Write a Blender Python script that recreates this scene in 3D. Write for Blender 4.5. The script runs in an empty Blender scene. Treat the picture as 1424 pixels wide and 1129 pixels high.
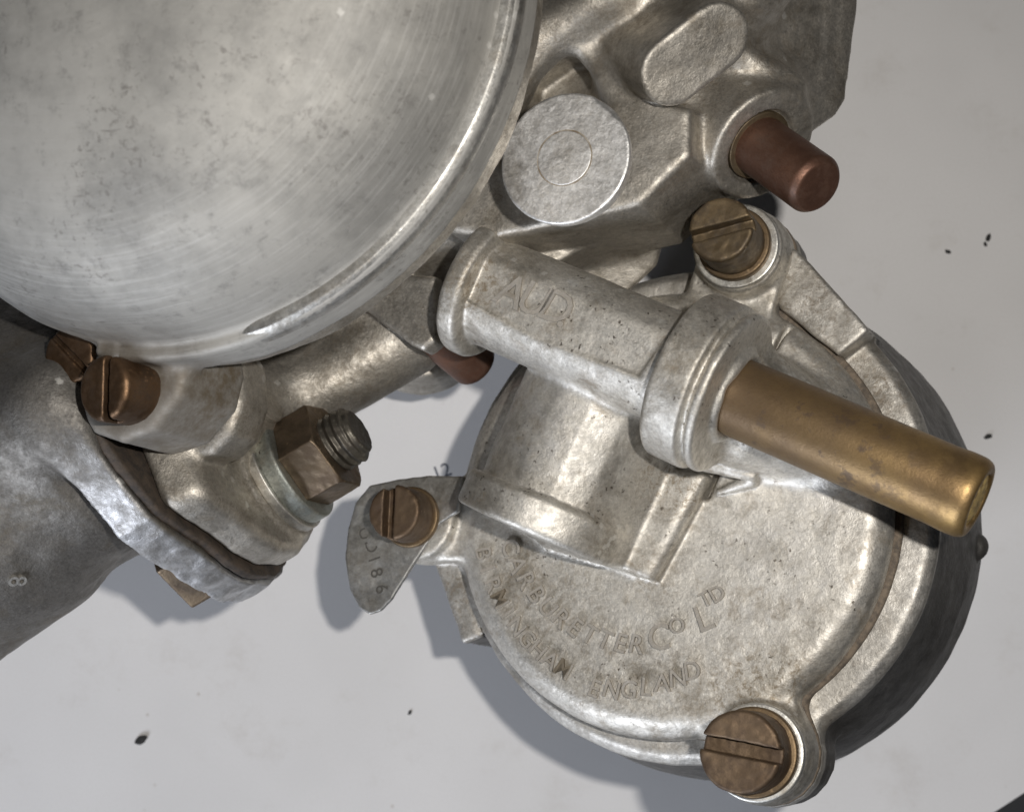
import bpy, bmesh, math, random
import numpy as np
from mathutils import Vector
R_ = math.radians
sc = bpy.context.scene
col = sc.collection

# ------------------------------------------------------------------ camera, world, lamps, exposure
F_PX, H_CAM = 2568.0, 300.0            # focal length in photo pixels, lens height above the paper in mm
cam = bpy.data.cameras.new('camera'); cam_o = bpy.data.objects.new('camera', cam); col.objects.link(cam_o)
cam_o.location = (0, 0, H_CAM * .001); cam.sensor_width = 36; cam.lens = F_PX / 1424 * 36
cam.clip_start = .01; cam.clip_end = 20
cam.dof.use_dof = True; cam.dof.focus_distance = .240; cam.dof.aperture_fstop = 36
sc.camera = cam_o
world = bpy.data.worlds.new('World'); sc.world = world; world.use_nodes = True
bg = world.node_tree.nodes['Background']; bg.inputs[0].default_value = (.80, .88, 1, 1); bg.inputs[1].default_value = .018
def area(name, loc, target, size, power, colour, shape='DISK'):
    l = bpy.data.lights.new(name, 'AREA'); l.shape = shape; l.size = size; l.energy = power; l.color = colour
    o = bpy.data.objects.new(name, l); col.objects.link(o); o.location = loc
    o.rotation_euler = (Vector(target) - Vector(loc)).to_track_quat('-Z', 'Y').to_euler(); return o
area('phone_flash', (.034, .018, .300), (.0, .0, .02), .0075, .51, (1, .955, .895))
area('room_lamp', (-.26, -.42, .24), (-.02, 0, .02), .22, 1.95, (.85, .90, 1))
sc.view_settings.view_transform = 'Standard'; sc.view_settings.look = 'None'
sc.view_settings.exposure = 0; sc.view_settings.gamma = 1; sc.view_settings.use_curve_mapping = False
sc.render.engine = 'CYCLES'

# ------------------------------------------------------------------ geometry kit (millimetres)
def V(*a): return np.array(a, float)
def unit(a): a = np.asarray(a, float); return a / np.linalg.norm(a)
n = unit(V(-.36, .18, .914)); b = unit(V(.84, .49, .2345)); b = unit(b - (b @ n) * n); m = np.cross(n, b)
CAM = V(0, 0, H_CAM)
def ray(p): return V((p[0] - 712) / F_PX, -(p[1] - 564.5) / F_PX, -1)
def at(px, py, z): return CAM + ray((px, py)) * (H_CAM - z)
def hit(px, py, o, w):
    d = ray((px, py)); return CAM + d * (((o - CAM) @ w) / (d @ w))
class Frame:
    def __init__(s, o, w, u=None):
        s.o = np.asarray(o, float); s.w = unit(w)
        u = V(1, 0, 0) if u is None else np.asarray(u, float)
        if abs(unit(u) @ s.w) > .98: u = V(0, 1, 0)
        s.u = unit(u - (u @ s.w) * s.w); s.v = np.cross(s.w, s.u)
    def loc(s, P): Q = P - s.o; return Q @ s.u, Q @ s.v, Q @ s.w
    def pt(s, a, c, h=0): return s.o + a * s.u + c * s.v + h * s.w
    def px(s, x, y, h=0): return hit(x, y, s.o + h * s.w, s.w)          # photo direction onto the plane h above this frame
    def poly(s, pts, h=0): return [((q - s.o) @ s.u, (q - s.o) @ s.v) for q in (s.px(x, y, h) for x, y in pts)]
    def shift(s, h): return Frame(s.o + h * s.w, s.w, s.u)

_rng = np.random.RandomState(7); _lat = _rng.rand(32, 32, 32).astype(np.float32) * 2 - 1
def vnoise(P, scale):
    Q = P / scale; i = np.floor(Q).astype(np.int32); f = (Q - i).astype(np.float32); f = f * f * (3 - 2 * f); i &= 31; j = (i + 1) & 31
    r = 0
    for dx in (0, 1):
        for dy in (0, 1):
            for dz in (0, 1):
                wx = f[..., 0] if dx else 1 - f[..., 0]; wy = f[..., 1] if dy else 1 - f[..., 1]; wz = f[..., 2] if dz else 1 - f[..., 2]
                r = r + wx * wy * wz * _lat[(j if dx else i)[..., 0], (j if dy else i)[..., 1], (j if dz else i)[..., 2]]
    return r

def poly_sd(x, y, pts):
    d = np.full(x.shape, 1e9, np.float32); s = np.ones(x.shape, bool)
    for k in range(len(pts)):
        ax, ay = pts[k]; bx, by = pts[k - 1]; ex, ey = bx - ax, by - ay; wx, wy = x - ax, y - ay
        t = np.clip((wx * ex + wy * ey) / (ex * ex + ey * ey + 1e-12), 0, 1)
        d = np.minimum(d, (wx - ex * t) ** 2 + (wy - ey * t) ** 2)
        c1 = y >= ay; c2 = y < by; c3 = ex * wy > ey * wx
        s ^= (c1 & c2 & c3) | (~c1 & ~c2 & ~c3)
    return np.where(s, 1, -1) * np.sqrt(d)
def comb(d1, d2, r):
    d1 = d1 + r; d2 = d2 + r
    return np.minimum(np.maximum(d1, d2), 0) + np.hypot(np.maximum(d1, 0), np.maximum(d2, 0)) - r
# every primitive is (function, low corner, high corner)
def box_of(pts, pad): pts = np.asarray(pts); return pts.min(0) - pad, pts.max(0) + pad
def extrude(fr, pts, h0, h1, r=0):
    cs = [fr.pt(x, y, h) for x, y in pts for h in (h0, h1)]
    def fn(P):
        x, y, w = fr.loc(P); return comb(poly_sd(x, y, pts), np.maximum(h0 - w, w - h1), r)
    return (fn,) + box_of(cs, 0)
def revolve(fr, prof, r=0):
    rm = max(p[0] for p in prof); h0 = min(p[1] for p in prof); h1 = max(p[1] for p in prof)
    full = [(q if q > 1e-6 else -6., h) for q, h in prof]
    cs = [fr.pt(a * rm, c * rm, h) for a in (-1, 1) for c in (-1, 1) for h in (h0, h1)]
    def fn(P):
        x, y, w = fr.loc(P); return poly_sd(np.hypot(x, y), w, full) - r
    return (fn,) + box_of(cs, r)
def cyl(fr, rad, h0, h1, r=0):
    cs = [fr.pt(a * rad, c * rad, h) for a in (-1, 1) for c in (-1, 1) for h in (h0, h1)]
    def fn(P):
        x, y, w = fr.loc(P); return comb(np.hypot(x, y) - rad, np.maximum(h0 - w, w - h1), r)
    return (fn,) + box_of(cs, 0)
def rod(p, q, rad, r=0, r2=None):
    fr = Frame(p, q - p); L = np.linalg.norm(q - p)
    if r2 is None: return cyl(fr, rad, 0, L, r)
    return revolve(fr, [(0, 0), (rad, 0), (r2, L), (0, L)])
def capsule(p, q, ra, rb=None):
    rb = ra if rb is None else rb
    def fn(P):
        d = q - p; t = np.clip(((P - p) @ d) / (d @ d), 0, 1); return np.linalg.norm(P - p - t[..., None] * d, axis=-1) - (ra + (rb - ra) * t)
    return (fn,) + box_of([p, q], max(ra, rb))
def ellipsoid(fr, a, c, e):
    def fn(P):
        x, y, w = fr.loc(P); k0 = np.sqrt((x / a) ** 2 + (y / c) ** 2 + (w / e) ** 2); k1 = np.sqrt((x / a / a) ** 2 + (y / c / c) ** 2 + (w / e / e) ** 2)
        return k0 * (k0 - 1) / (k1 + 1e-9)
    M = max(a, c, e); return (fn, fr.o - M, fr.o + M)
def cutplane(prim, p, nn, r=0):
    fn0, lo, hi = prim; nn = unit(nn)
    return (lambda P: comb(fn0(P), (P - p) @ nn, r), lo, hi)
def stadium(x0, y0, x1, y1, r, k=10):
    a = math.atan2(y1 - y0, x1 - x0); o = []
    for i in range(k + 1): t = a - math.pi / 2 + math.pi * i / k; o.append((x1 + r * math.cos(t), y1 + r * math.sin(t)))
    for i in range(k + 1): t = a + math.pi / 2 + math.pi * i / k; o.append((x0 + r * math.cos(t), y0 + r * math.sin(t)))
    return o

class Field:
    def __init__(s, lo, hi, h):
        s.lo = np.asarray(lo, float); s.h = h
        s.n = np.ceil((np.asarray(hi, float) - s.lo) / h).astype(int) + 1
        s.D = np.full(s.n, 8., np.float32)
    def sub(s, lo, hi, pad):
        i0 = np.clip(np.floor((lo - pad - s.lo) / s.h).astype(int), 0, s.n); i1 = np.clip(np.ceil((hi + pad - s.lo) / s.h).astype(int) + 1, 0, s.n)
        if (i1 <= i0).any(): return None, None
        return tuple(slice(a, c) for a, c in zip(i0, i1)), i0
    def dist(s, prim, sl, i0, band):
        """distances of one shape over a block of the grid: coarse everywhere, exact near its surface"""
        n_ = [q.stop - q.start for q in sl]; nb = [-(-q // 4) for q in n_]
        g = [(s.lo[k] + s.h * (i0[k] + 1.5 + 4 * np.arange(nb[k]))).astype(np.float32) for k in range(3)]
        dc = prim[0](np.stack(np.meshgrid(*g, indexing='ij'), -1)).astype(np.float32)
        d = dc.repeat(4, 0).repeat(4, 1).repeat(4, 2)[:n_[0], :n_[1], :n_[2]]
        ix = np.argwhere(np.abs(d) < band + 4.2 * s.h)
        d = d.copy(); d[tuple(ix.T)] = prim[0]((s.lo + s.h * (ix + i0)).astype(np.float32)); return d
    def add(s, prim, k=0):
        sl, i0 = s.sub(prim[1], prim[2], 3 * s.h + k)
        if sl is None: return s
        d = s.dist(prim, sl, i0, 5.5); D = s.D[sl]
        r = np.minimum(D, d)
        if k > 0: q = np.maximum(k - np.abs(D - d), 0) / k; r = r - q * q * k * .25
        s.D[sl] = r; return s
    def cut(s, prim, k=0, both=False):
        sl, i0 = s.sub(prim[1], prim[2], 3 * s.h + k)
        if sl is None: return s
        d = s.dist(prim, sl, i0, 5.5) * (1 if both else -1); D = s.D[sl]
        r = np.maximum(D, d)
        if k > 0: q = np.maximum(k - np.abs(D - d), 0) / k; r = r + q * q * k * .25
        s.D[sl] = r; return s
    def rough(s, amp, scale, centre=None, rad=None):
        act = np.argwhere(np.abs(s.D) < 2.5)
        P = s.lo + act * s.h; d = vnoise(P, scale) * amp
        if centre is not None: d = d * np.clip(1.5 - np.linalg.norm(P - centre, axis=1) / rad, 0, 1)
        s.D[tuple(act.T)] += d.astype(np.float32); return s
    def mesh(s):
        D = s.D.copy(); D[0] = D[-1] = 8; D[:, 0] = D[:, -1] = 8; D[:, :, 0] = D[:, :, -1] = 8
        I = D < 0; c = np.zeros(np.array(D.shape) - 1, np.int8)
        for dx in (0, 1):
            for dy in (0, 1):
                for dz in (0, 1): c += I[dx:D.shape[0] - 1 + dx, dy:D.shape[1] - 1 + dy, dz:D.shape[2] - 1 + dz]
        A = np.argwhere((c > 0) & (c < 8)); N = len(A)
        idx = np.full(c.shape, -1, np.int32); idx[tuple(A.T)] = np.arange(N)
        cv = {}
        for dx in (0, 1):
            for dy in (0, 1):
                for dz in (0, 1): cv[dx, dy, dz] = D[A[:, 0] + dx, A[:, 1] + dy, A[:, 2] + dz]
        acc = np.zeros((N, 3)); cnt = np.zeros(N)
        for e in ((1, 0, 0), (0, 1, 0), (0, 0, 1)):
            for k0 in cv:
                if any(k0[i] and e[i] for i in range(3)): continue
                k1 = tuple(k0[i] + e[i] for i in range(3)); a, d = cv[k0], cv[k1]
                mk = (a < 0) != (d < 0); t = np.where(mk, a / np.where(mk, a - d, 1), 0)
                acc += mk[:, None] * (np.array(k0) + t[:, None] * np.array(e)); cnt += mk
        vt = A + acc / cnt[:, None]
        def samp(G, p):
            p = np.clip(p, 0, np.array(G.shape) - 1.001); i = np.floor(p).astype(int); f = p - i; r = 0
            for dx in (0, 1):
                for dy in (0, 1):
                    for dz in (0, 1):
                        w = (f[:, 0] if dx else 1 - f[:, 0]) * (f[:, 1] if dy else 1 - f[:, 1]) * (f[:, 2] if dz else 1 - f[:, 2])
                        r = r + w * G[i[:, 0] + dx, i[:, 1] + dy, i[:, 2] + dz]
            return r
        def grad(p):
            g = np.stack([samp(D, p + np.eye(3)[k] * .9) - samp(D, p - np.eye(3)[k] * .9) for k in range(3)], 1)
            return g / (np.linalg.norm(g, axis=1)[:, None] + 1e-9)
        g = grad(vt); vt = vt - np.clip(samp(D, vt) / s.h, -.5, .5)[:, None] * g
        nrm = grad(vt)
        F = []
        for ax in range(3):
            u, v = (ax + 1) % 3, (ax + 2) % 3
            a = [slice(None)] * 3; d = [slice(None)] * 3; a[ax] = slice(0, -1); d[ax] = slice(1, None)
            a, d = I[tuple(a)], I[tuple(d)]
            for flip in (0, 1):
                E = np.argwhere((a & ~d) if not flip else (~a & d))
                if not len(E): continue
                ok = (E[:, u] > 0) & (E[:, v] > 0) & (E[:, u] < D.shape[u] - 1) & (E[:, v] < D.shape[v] - 1); E = E[ok]
                q = []
                for du, dv in ((1, 1), (0, 1), (0, 0), (1, 0)):
                    G = E.copy(); G[:, u] -= du; G[:, v] -= dv; q.append(idx[tuple(G.T)])
                if flip: q = q[::-1]
                F.append(np.stack(q, 1))
        return s.lo + vt * s.h, np.concatenate(F), nrm

def mesh_object(name, verts, faces, mat, parent=None, normals=None, smooth=True):
    me = bpy.data.meshes.new(name); verts = np.asarray(verts, float) * .001
    if isinstance(faces, np.ndarray):
        k = faces.shape[1]; me.vertices.add(len(verts)); me.vertices.foreach_set('co', verts.astype(np.float32).ravel())
        me.loops.add(faces.size); me.loops.foreach_set('vertex_index', faces.astype(np.int32).ravel())
        me.polygons.add(len(faces)); me.polygons.foreach_set('loop_start', np.arange(len(faces), dtype=np.int32) * k)
        me.update(calc_edges=True)
    else:
        me.from_pydata([tuple(v) for v in verts], [], [tuple(f) for f in faces]); me.update()
    me.polygons.foreach_set('use_smooth', np.full(len(me.polygons), smooth)); 
    if normals is not None: me.normals_split_custom_set_from_vertices(normals.astype(np.float32))
    me.materials.append(mat); o = bpy.data.objects.new(name, me); col.objects.link(o); o.parent = parent
    return o
def field_object(name, F, mat, parent=None):
    v, f, nn = F.mesh(); return mesh_object(name, v, f, mat, parent, nn)
def lathe_object(name, fr, prof, mat, parent=None, seg=96, arc=None):
    prof = np.array(prof, float); k = len(prof); v = []; f = []
    for i in range(seg):
        t = 2 * math.pi * i / seg if arc is None else arc[0] + (arc[1] - arc[0]) * i / (seg - 1)
        k_ = 1 if arc is None else min(1, i / (.17 * seg)); k_ = k_ * k_ * (3 - 2 * k_)          # an open ring fades into its base at the start
        for r, h in prof:
            if arc is not None: r, h = 42.0 + (r - 42.0) * (.3 + .7 * k_), -1.6 + (h + 1.6) * k_
            v.append(fr.pt(r * math.cos(t), r * math.sin(t), h))
    for i in range(seg if arc is None else seg - 1):
        j = (i + 1) % seg
        for a in range(k - 1): f.append((i * k + a, j * k + a, j * k + a + 1, i * k + a + 1))
    o = mesh_object(name, v, f, mat, parent)
    bm = bmesh.new(); bm.from_mesh(o.data); bmesh.ops.remove_doubles(bm, verts=bm.verts, dist=1e-7)
    bmesh.ops.recalc_face_normals(bm, faces=bm.faces); 
    for fc in bm.faces: fc.smooth = True
    bm.to_mesh(o.data); bm.free(); o.data.set_sharp_from_angle(angle=R_(38)); return o
def rounded(prof, r, k=4):
    """round the inner corners of an open (r,h) profile"""
    o = [prof[0]]
    for i in range(1, len(prof) - 1):
        p = np.array(prof[i], float); a = np.array(prof[i - 1], float) - p; c = np.array(prof[i + 1], float) - p
        la, lc = np.linalg.norm(a), np.linalg.norm(c); q = min(r, la * .45, lc * .45)
        s, e = p + a / la * q, p + c / lc * q
        for j in range(k + 1): t = j / k; o.append(tuple((1 - t) ** 2 * s + 2 * t * (1 - t) * p + t * t * e))
    o.append(prof[-1]); return o

def text_mesh(txt, size, bold=False):
    cu = bpy.data.curves.new('lettering', 'FONT'); cu.body = txt; cu.size = size; cu.align_x = 'CENTER'; cu.resolution_u = 3; cu.offset = .007 * size if bold else 0
    o = bpy.data.objects.new('lettering', cu); col.objects.link(o); dg = bpy.context.evaluated_depsgraph_get(); dg.update()
    me = o.evaluated_get(dg).to_mesh(); vs = [tuple(v.co) for v in me.vertices]; fs = [tuple(p.vertices) for p in me.polygons]
    o.evaluated_get(dg).to_mesh_clear(); col.objects.unlink(o); bpy.data.objects.remove(o); bpy.data.curves.remove(cu)
    return vs, fs
def emboss(name, items, mat, parent, height=.3, bold=.0):
    """items: (text, size, place(x,y,h)->point); raised letters joined into one piece of lettering"""
    vv, ff = [], []
    for txt, size, place in items:
        vs, fs = text_mesh(txt, size, height > .2)
        bm = bmesh.new(); bl = [bm.verts.new(v) for v in vs]
        for f_ in fs:
            try: bm.faces.new([bl[i] for i in f_])
            except ValueError: pass
        ret = bmesh.ops.extrude_face_region(bm, geom=bm.faces[:]); top = [e for e in ret['geom'] if isinstance(e, bmesh.types.BMVert)]
        bm.verts.ensure_lookup_table(); bm.verts.index_update()
        ts = set(v.index for v in top); base = len(vv)
        for v in bm.verts: vv.append(place(v.co.x, v.co.y, height if v.index in ts else -.35))
        for f_ in bm.faces: ff.append([base + v.index for v in f_.verts])
        bm.free()
    o = mesh_object(name, vv, ff, mat, parent, smooth=False)
    bm = bmesh.new(); bm.from_mesh(o.data); bmesh.ops.recalc_face_normals(bm, faces=bm.faces); bm.to_mesh(o.data); bm.free(); return o

# ------------------------------------------------------------------ materials
class Mat:
    def __init__(s, name):
        s.m = bpy.data.materials.new(name); s.m.use_nodes = True; s.t = s.m.node_tree; s.N = s.t.nodes; s.b = s.N['Principled BSDF']
        s.pos = s.N.new('ShaderNodeNewGeometry').outputs['Position']; s.geo = s.pos.node
    def link(s, a, c): s.t.links.new(a, c)
    def put(s, sock, v):
        if isinstance(v, (int, float)): sock.default_value = v
        elif isinstance(v, (tuple, list, np.ndarray)): sock.default_value = tuple(v) if len(v) == 4 or sock.type == 'VECTOR' else (*v, 1)
        else: s.link(v, sock)
    def node(s, t, **k):
        nd = s.N.new(t)
        for a, v in k.items(): setattr(nd, a, v)
        return nd
    def noise(s, scale, detail=4, rough=.6, vec=None, dist=0):
        nd = s.node('ShaderNodeTexNoise'); nd.inputs['Scale'].default_value = scale * 1000; nd.inputs['Detail'].default_value = detail
        nd.inputs['Roughness'].default_value = rough; nd.inputs['Distortion'].default_value = dist; s.link(vec or s.pos, nd.inputs['Vector']); return nd.outputs['Fac']
    def voro(s, scale, vec=None, feature='F1'):
        nd = s.node('ShaderNodeTexVoronoi', feature=feature); nd.inputs['Scale'].default_value = scale * 1000; s.link(vec or s.pos, nd.inputs['Vector']); return nd.outputs['Distance']
    def math(s, op, a, c=0, clamp=False):
        nd = s.node('ShaderNodeMath', operation=op); nd.use_clamp = clamp; s.put(nd.inputs[0], a); s.put(nd.inputs[1], c); return nd.outputs[0]
    def ramp(s, x, lo, hi, a=0, c=1):
        nd = s.node('ShaderNodeMapRange'); s.put(nd.inputs[0], x); nd.inputs[1].default_value = lo; nd.inputs[2].default_value = hi
        nd.inputs[3].default_value = a; nd.inputs[4].default_value = c; nd.interpolation_type = 'SMOOTHSTEP'; return nd.outputs[0]
    def mix(s, f, a, c, blend='MIX'):
        nd = s.node('ShaderNodeMix', data_type='RGBA', blend_type=blend); s.put(nd.inputs[0], f); s.put(nd.inputs[6], a); s.put(nd.inputs[7], c); return nd.outputs[2]
    def spot(s, p, r, soft=.5):
        nd = s.node('ShaderNodeVectorMath', operation='DISTANCE'); s.link(s.pos, nd.inputs[0]); nd.inputs[1].default_value = tuple(np.asarray(p) * .001)
        return s.ramp(nd.outputs['Value'], r * .001 * (1 - soft), r * .001 * (1 + soft), 1, 0)
    def dot(s, p, d):
        a = s.node('ShaderNodeVectorMath', operation='SUBTRACT'); s.link(s.pos, a.inputs[0]); a.inputs[1].default_value = tuple(np.asarray(p) * .001)
        c = s.node('ShaderNodeVectorMath', operation='DOT_PRODUCT'); s.link(a.outputs[0], c.inputs[0]); c.inputs[1].default_value = tuple(d); return c.outputs['Value']
    def vec(s, x, y, z):
        nd = s.node('ShaderNodeCombineXYZ')
        for i, q in enumerate((x, y, z)): s.put(nd.inputs[i], q)
        return nd.outputs[0]
    def bump(s, h, strength, dist):
        nd = s.node('ShaderNodeBump'); nd.inputs['Strength'].default_value = strength; nd.inputs['Distance'].default_value = dist * .001
        s.link(h, nd.inputs['Height']); 
        if s.b.inputs['Normal'].links: s.link(s.b.inputs['Normal'].links[0].from_socket, nd.inputs['Normal'])
        s.link(nd.outputs[0], s.b.inputs['Normal'])
    def set(s, **k):
        for a, v in k.items(): s.put(s.b.inputs[a.replace('_', ' ')], v)
        return s.m

def cast_metal(name, light, dark, stain=(.20, .15, .09), stain_amt=.35, metallic=.93, rough=.44, pits=.5, grain=1., spots=(), seed=0, edge=.45, dark_amt=1., worn=(), pitzones=(), oxide=.22):
    M = Mat(name); off = M.node('ShaderNodeVectorMath', operation='ADD'); M.link(M.pos, off.inputs[0]); off.inputs[1].default_value = (seed * .37, seed * .21, 0)
    p = off.outputs[0]
    big = M.ramp(M.noise(.10, 5, .62, p), .36, .66); mid = M.ramp(M.noise(.55, 5, .7, p), .35, .68); fine = M.noise(3.2, 3, .65, p)
    blotch = M.math('MULTIPLY', M.math('ADD', M.math('MULTIPLY', big, .45), M.math('MULTIPLY', mid, .55)), dark_amt, True)
    c = M.mix(blotch, light, dark)
    c = M.mix(M.ramp(fine, .30, .72), c, M.mix(.5, c, (*[min(1, x * 1.22) for x in light],)))
    gr = M.ramp(M.noise(1.7, 4, .75, p), .28, .72, .86, 1.12); sc_ = M.node('ShaderNodeVectorMath', operation='SCALE'); M.link(c, sc_.inputs[0]); M.link(gr, sc_.inputs['Scale']); c = sc_.outputs[0]
    wz = None; ox = M.math('MULTIPLY', M.ramp(M.noise(.33, 6, .75, p, .3), .54, .70), oxide); c = M.mix(ox, c, (.66, .65, .62)); gm = M.math('MULTIPLY', M.ramp(M.noise(.075, 6, .72, p, .6), .49, .68), .55); c = M.mix(gm, c, (.15, .125, .088))
    for q, r, amt in worn:
        w1 = M.math('MULTIPLY', M.math('MULTIPLY', M.spot(q, r, .6), M.ramp(M.noise(.5, 5, .62, p), .28, .78)), amt); c = M.mix(w1, c, (.66, .65, .635)); wz = w1 if wz is None else M.math('MAXIMUM', wz, w1)
    st = M.math('MULTIPLY', M.ramp(M.noise(.22, 6, .72, p, .4), .50, .72), stain_amt, True)
    fl = M.ramp(M.noise(.9, 7, .8, p, .6), .42, .66)
    for q, r, amt in spots:
        st = M.math('MAXIMUM', st, M.math('MULTIPLY', M.math('MULTIPLY', M.spot(q, r, .75), fl), amt, True))
    c = M.mix(st, c, stain)
    wp = M.node('ShaderNodeVectorMath', operation='ADD'); M.link(p, wp.inputs[0]); nz = M.node('ShaderNodeTexNoise'); nz.inputs['Scale'].default_value = 1600; M.link(p, nz.inputs['Vector'])
    sv = M.node('ShaderNodeVectorMath', operation='SCALE'); M.link(nz.outputs['Color'], sv.inputs[0]); sv.inputs['Scale'].default_value = .0011; M.link(sv.outputs[0], wp.inputs[1])
    pit = M.ramp(M.voro(.95, wp.outputs[0]), .08, .26, 1, 0); zone = M.ramp(M.noise(.16, 3, .5, p), .50, .66)
    for q, r in pitzones: zone = M.math('MAXIMUM', zone, M.spot(q, r, .4))
    pitm = M.math('MULTIPLY', pit, zone)
    c = M.mix(M.math('MULTIPLY', pitm, .75 * pits), c, (.07, .055, .04))
    if edge:
        e = M.ramp(M.geo.outputs['Pointiness'], .53, .62); c = M.mix(M.math('MULTIPLY', e, edge), c, (.80, .79, .76))
    M.set(Base_Color=c, Metallic=M.math('SUBTRACT', metallic, M.math('MULTIPLY', st, .5), True),
          Roughness=M.math('ADD', M.math('MULTIPLY', mid, .16), M.math('ADD', M.math('MULTIPLY', fine, .12), rough)))
    M.bump(M.noise(4.2, 3, .7, p), .32 * grain, .09); M.bump(M.noise(1.0, 4, .6, p), .30 * grain, .30)
    M.bump(pitm, -.5 * pits, .15)
    return M
# (materials are created next to the parts that wear them)

# ------------------------------------------------------------------ setting: table and paper
def tag(o, label=None, cat=None, group=None, kind=None):
    for k, v in (('label', label), ('category', cat), ('group', group), ('kind', kind)):
        if v: o[k] = v
    return o
M = Mat('white_paper')
tone = M.ramp(M.noise(.012, 4, .6), .35, .7)
c = M.mix(tone, (.66, .655, .66), (.585, .58, .582)); c = M.mix(M.ramp(M.noise(.06, 7, .75), .52, .78, 0, .42), c, (.43, .40, .37))
c = M.mix(M.ramp(M.noise(2.6, 3, .7), .36, .7, 0, .22), c, (.55, .54, .53))
c = M.mix(M.math('MULTIPLY', M.ramp(M.voro(.16), .025, .07, 1, 0), M.ramp(M.noise(.05, 3, .6), .48, .62, 0, .5)), c, (.35, .31, .27))
M.set(Base_Color=c, Roughness=.62); M.bump(M.noise(2.0, 4, .6), .10, .10); M.bump(M.noise(.05, 2, .5), .2, .6)
paper_m = M.m
M = Mat('black_table'); M.set(Base_Color=M.mix(M.noise(.5, 4), (.010, .011, .014), (.018, .019, .022)), Roughness=.5); table_m = M.m
a_, c_ = at(1376, 1133, 0), at(1430, 1098, 0); ed = unit(c_ - a_); inn = V(-ed[1], ed[0], 0)      # paper edge crossing the lower right corner
q = [a_ - ed * 170, a_ + ed * 150, a_ + ed * 150 + inn * 260, a_ - ed * 170 + inn * 260]
pv = [p + V(0, 0, -.25) for p in q] + [p.copy() for p in q]
paper = mesh_object('paper', pv, [(3, 2, 1, 0), (4, 5, 6, 7), (0, 1, 5, 4), (1, 2, 6, 5), (2, 3, 7, 6), (3, 0, 4, 7)], paper_m, smooth=False); tag(paper, kind='structure')
tv = [V(x, y, z) for z in (-24, -.25) for x, y in ((-260, -220), (260, -220), (260, 260), (-260, 260))]
table = mesh_object('table_top', tv, [(3, 2, 1, 0), (4, 5, 6, 7), (0, 1, 5, 4), (1, 2, 6, 5), (2, 3, 7, 6), (3, 0, 4, 7)], table_m, smooth=False); tag(table, kind='structure')
M = Mat('printing_ink'); M.set(Base_Color=(.035, .045, .07), Roughness=.7); ink_m = M.m
def flat_text(txt, px, py, size, ang):
    o0 = at(px, py, 0); ca, sa = math.cos(ang), math.sin(ang); vs, fs = text_mesh(txt, size)
    return mesh_object('printed_number', [o0 + V(x * ca - y * sa, x * sa + y * ca, .012) for x, y, z in vs], fs, ink_m, paper, smooth=False)
flat_text('12', 617, 664, 3.2, R_(20))

# ------------------------------------------------------------------ the carburetter
root = bpy.data.objects.new('carburetter', None); col.objects.link(root); root.empty_display_size = .01
tag(root, 'old weathered cast aluminium carburetter with brass inlet pipe lying on white paper', 'carburetter')

LID = Frame(V(20.254, -13.93, 51.376), n, b)           # lid top plane, axis towards the lens and to the left
BOWL = Frame(LID.px(938, 704, 0), n, b)
DASH = Frame(V(-40.93, 49.74, 69.92), n, b)            # plane of the suction chamber's rim
# --- screw places on the lid: axis point on the lid plane, seat height, head height, head radius
def lid_xy(px, py, h): p = LID.px(px, py, h); return p - h * n
S_TOP, S_BOT, S_TAG = lid_xy(1001, 319, 11.5), lid_xy(1028, 1045, 11), lid_xy(545, 711, 8.5)
def lid_uv(p): return ((p - LID.o) @ LID.u, (p - LID.o) @ LID.v)

# --- float chamber lid
ax0, ax1 = LID.px(642, 388, 13.5), LID.px(1363, 697, 13.5)   # axis of arm and pipe, parallel to the lid
ad = unit(ax1 - ax0)
def arm(px):                                             # point of the arm's axis seen at photo column px
    best = min(np.linspace(-20, 110, 2601), key=lambda t: abs(712 + F_PX * (ax0 + ad * t)[0] / (H_CAM - (ax0 + ad * t)[2]) - px)); return ax0 + ad * best
F = Field((-26, -54, 22), (58, 30, 86), .33)
F.add(revolve(LID, rounded([(0, 0), (28.3, 0), (30.5, -2.3), (30.6, -4.6), (0, -4.6)], 1.2)))
for sp, er, top in ((S_TOP, 6.6, 2.2), (S_BOT, 6.9, 1.4), (S_TAG, 6.2, .6)):
    u0, v0 = lid_uv(sp); l = math.hypot(u0, v0)
    F.add(extrude(LID, stadium(u0 * .72, v0 * .72, u0, v0, er * .96), -4.6, -1.0, .8), 1.2)
    F.add(cyl(Frame(sp, n), er * .93, -4.6, top, .7), 1.2)
# valve housing: a lying half cylinder with an end lip, and its flat pad
c0, c1, c2 = LID.px(868, 470, 5.), LID.px(764, 694, 5.), LID.px(744, 742, 5.)
F.add(rod(c0, c2, 9.9, 1.0), .6)
lipd = unit(c2 - c0)
F.add(rod(c1, c2, 11.5, .8), .15)
r_ = unit(np.cross(lipd, n)); r_ = r_ if r_[0] > 0 else -r_
WB = Frame(c2 - lipd * 1.0, np.cross(r_, n), r_); L_ = 24. * (1 if WB.w @ lipd < 0 else -1)
F.add(extrude(WB, [(-1, 9.0), (3.5, 9.2), (7.2, 6.7), (13.2, -2.6), (13.2, -7), (-1, -7)], min(0, L_), max(0, L_), .3), 2.0)
pad = LID.poly([(748, 752), (905, 806), (984, 660), (900, 646), (862, 662), (818, 716), (800, 742)], 3.6)
e0, e1 = LID.px(904, 806, 0), LID.px(984, 660, 0); ee = unit(e1 - e0); eo = unit(np.cross(ee, n)); eo = eo if eo @ V(1, 0, 0) > 0 else -eo
F.add(cutplane(extrude(LID, pad, -2, 3.0, .8), LID.px(896, 806, 3.0), unit(eo + 1.1 * n), .5), .5)
F.add(capsule(LID.px(800, 650, 1.0), LID.px(838, 560, 1.0), 9.0, 9.0), 5.0)
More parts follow.
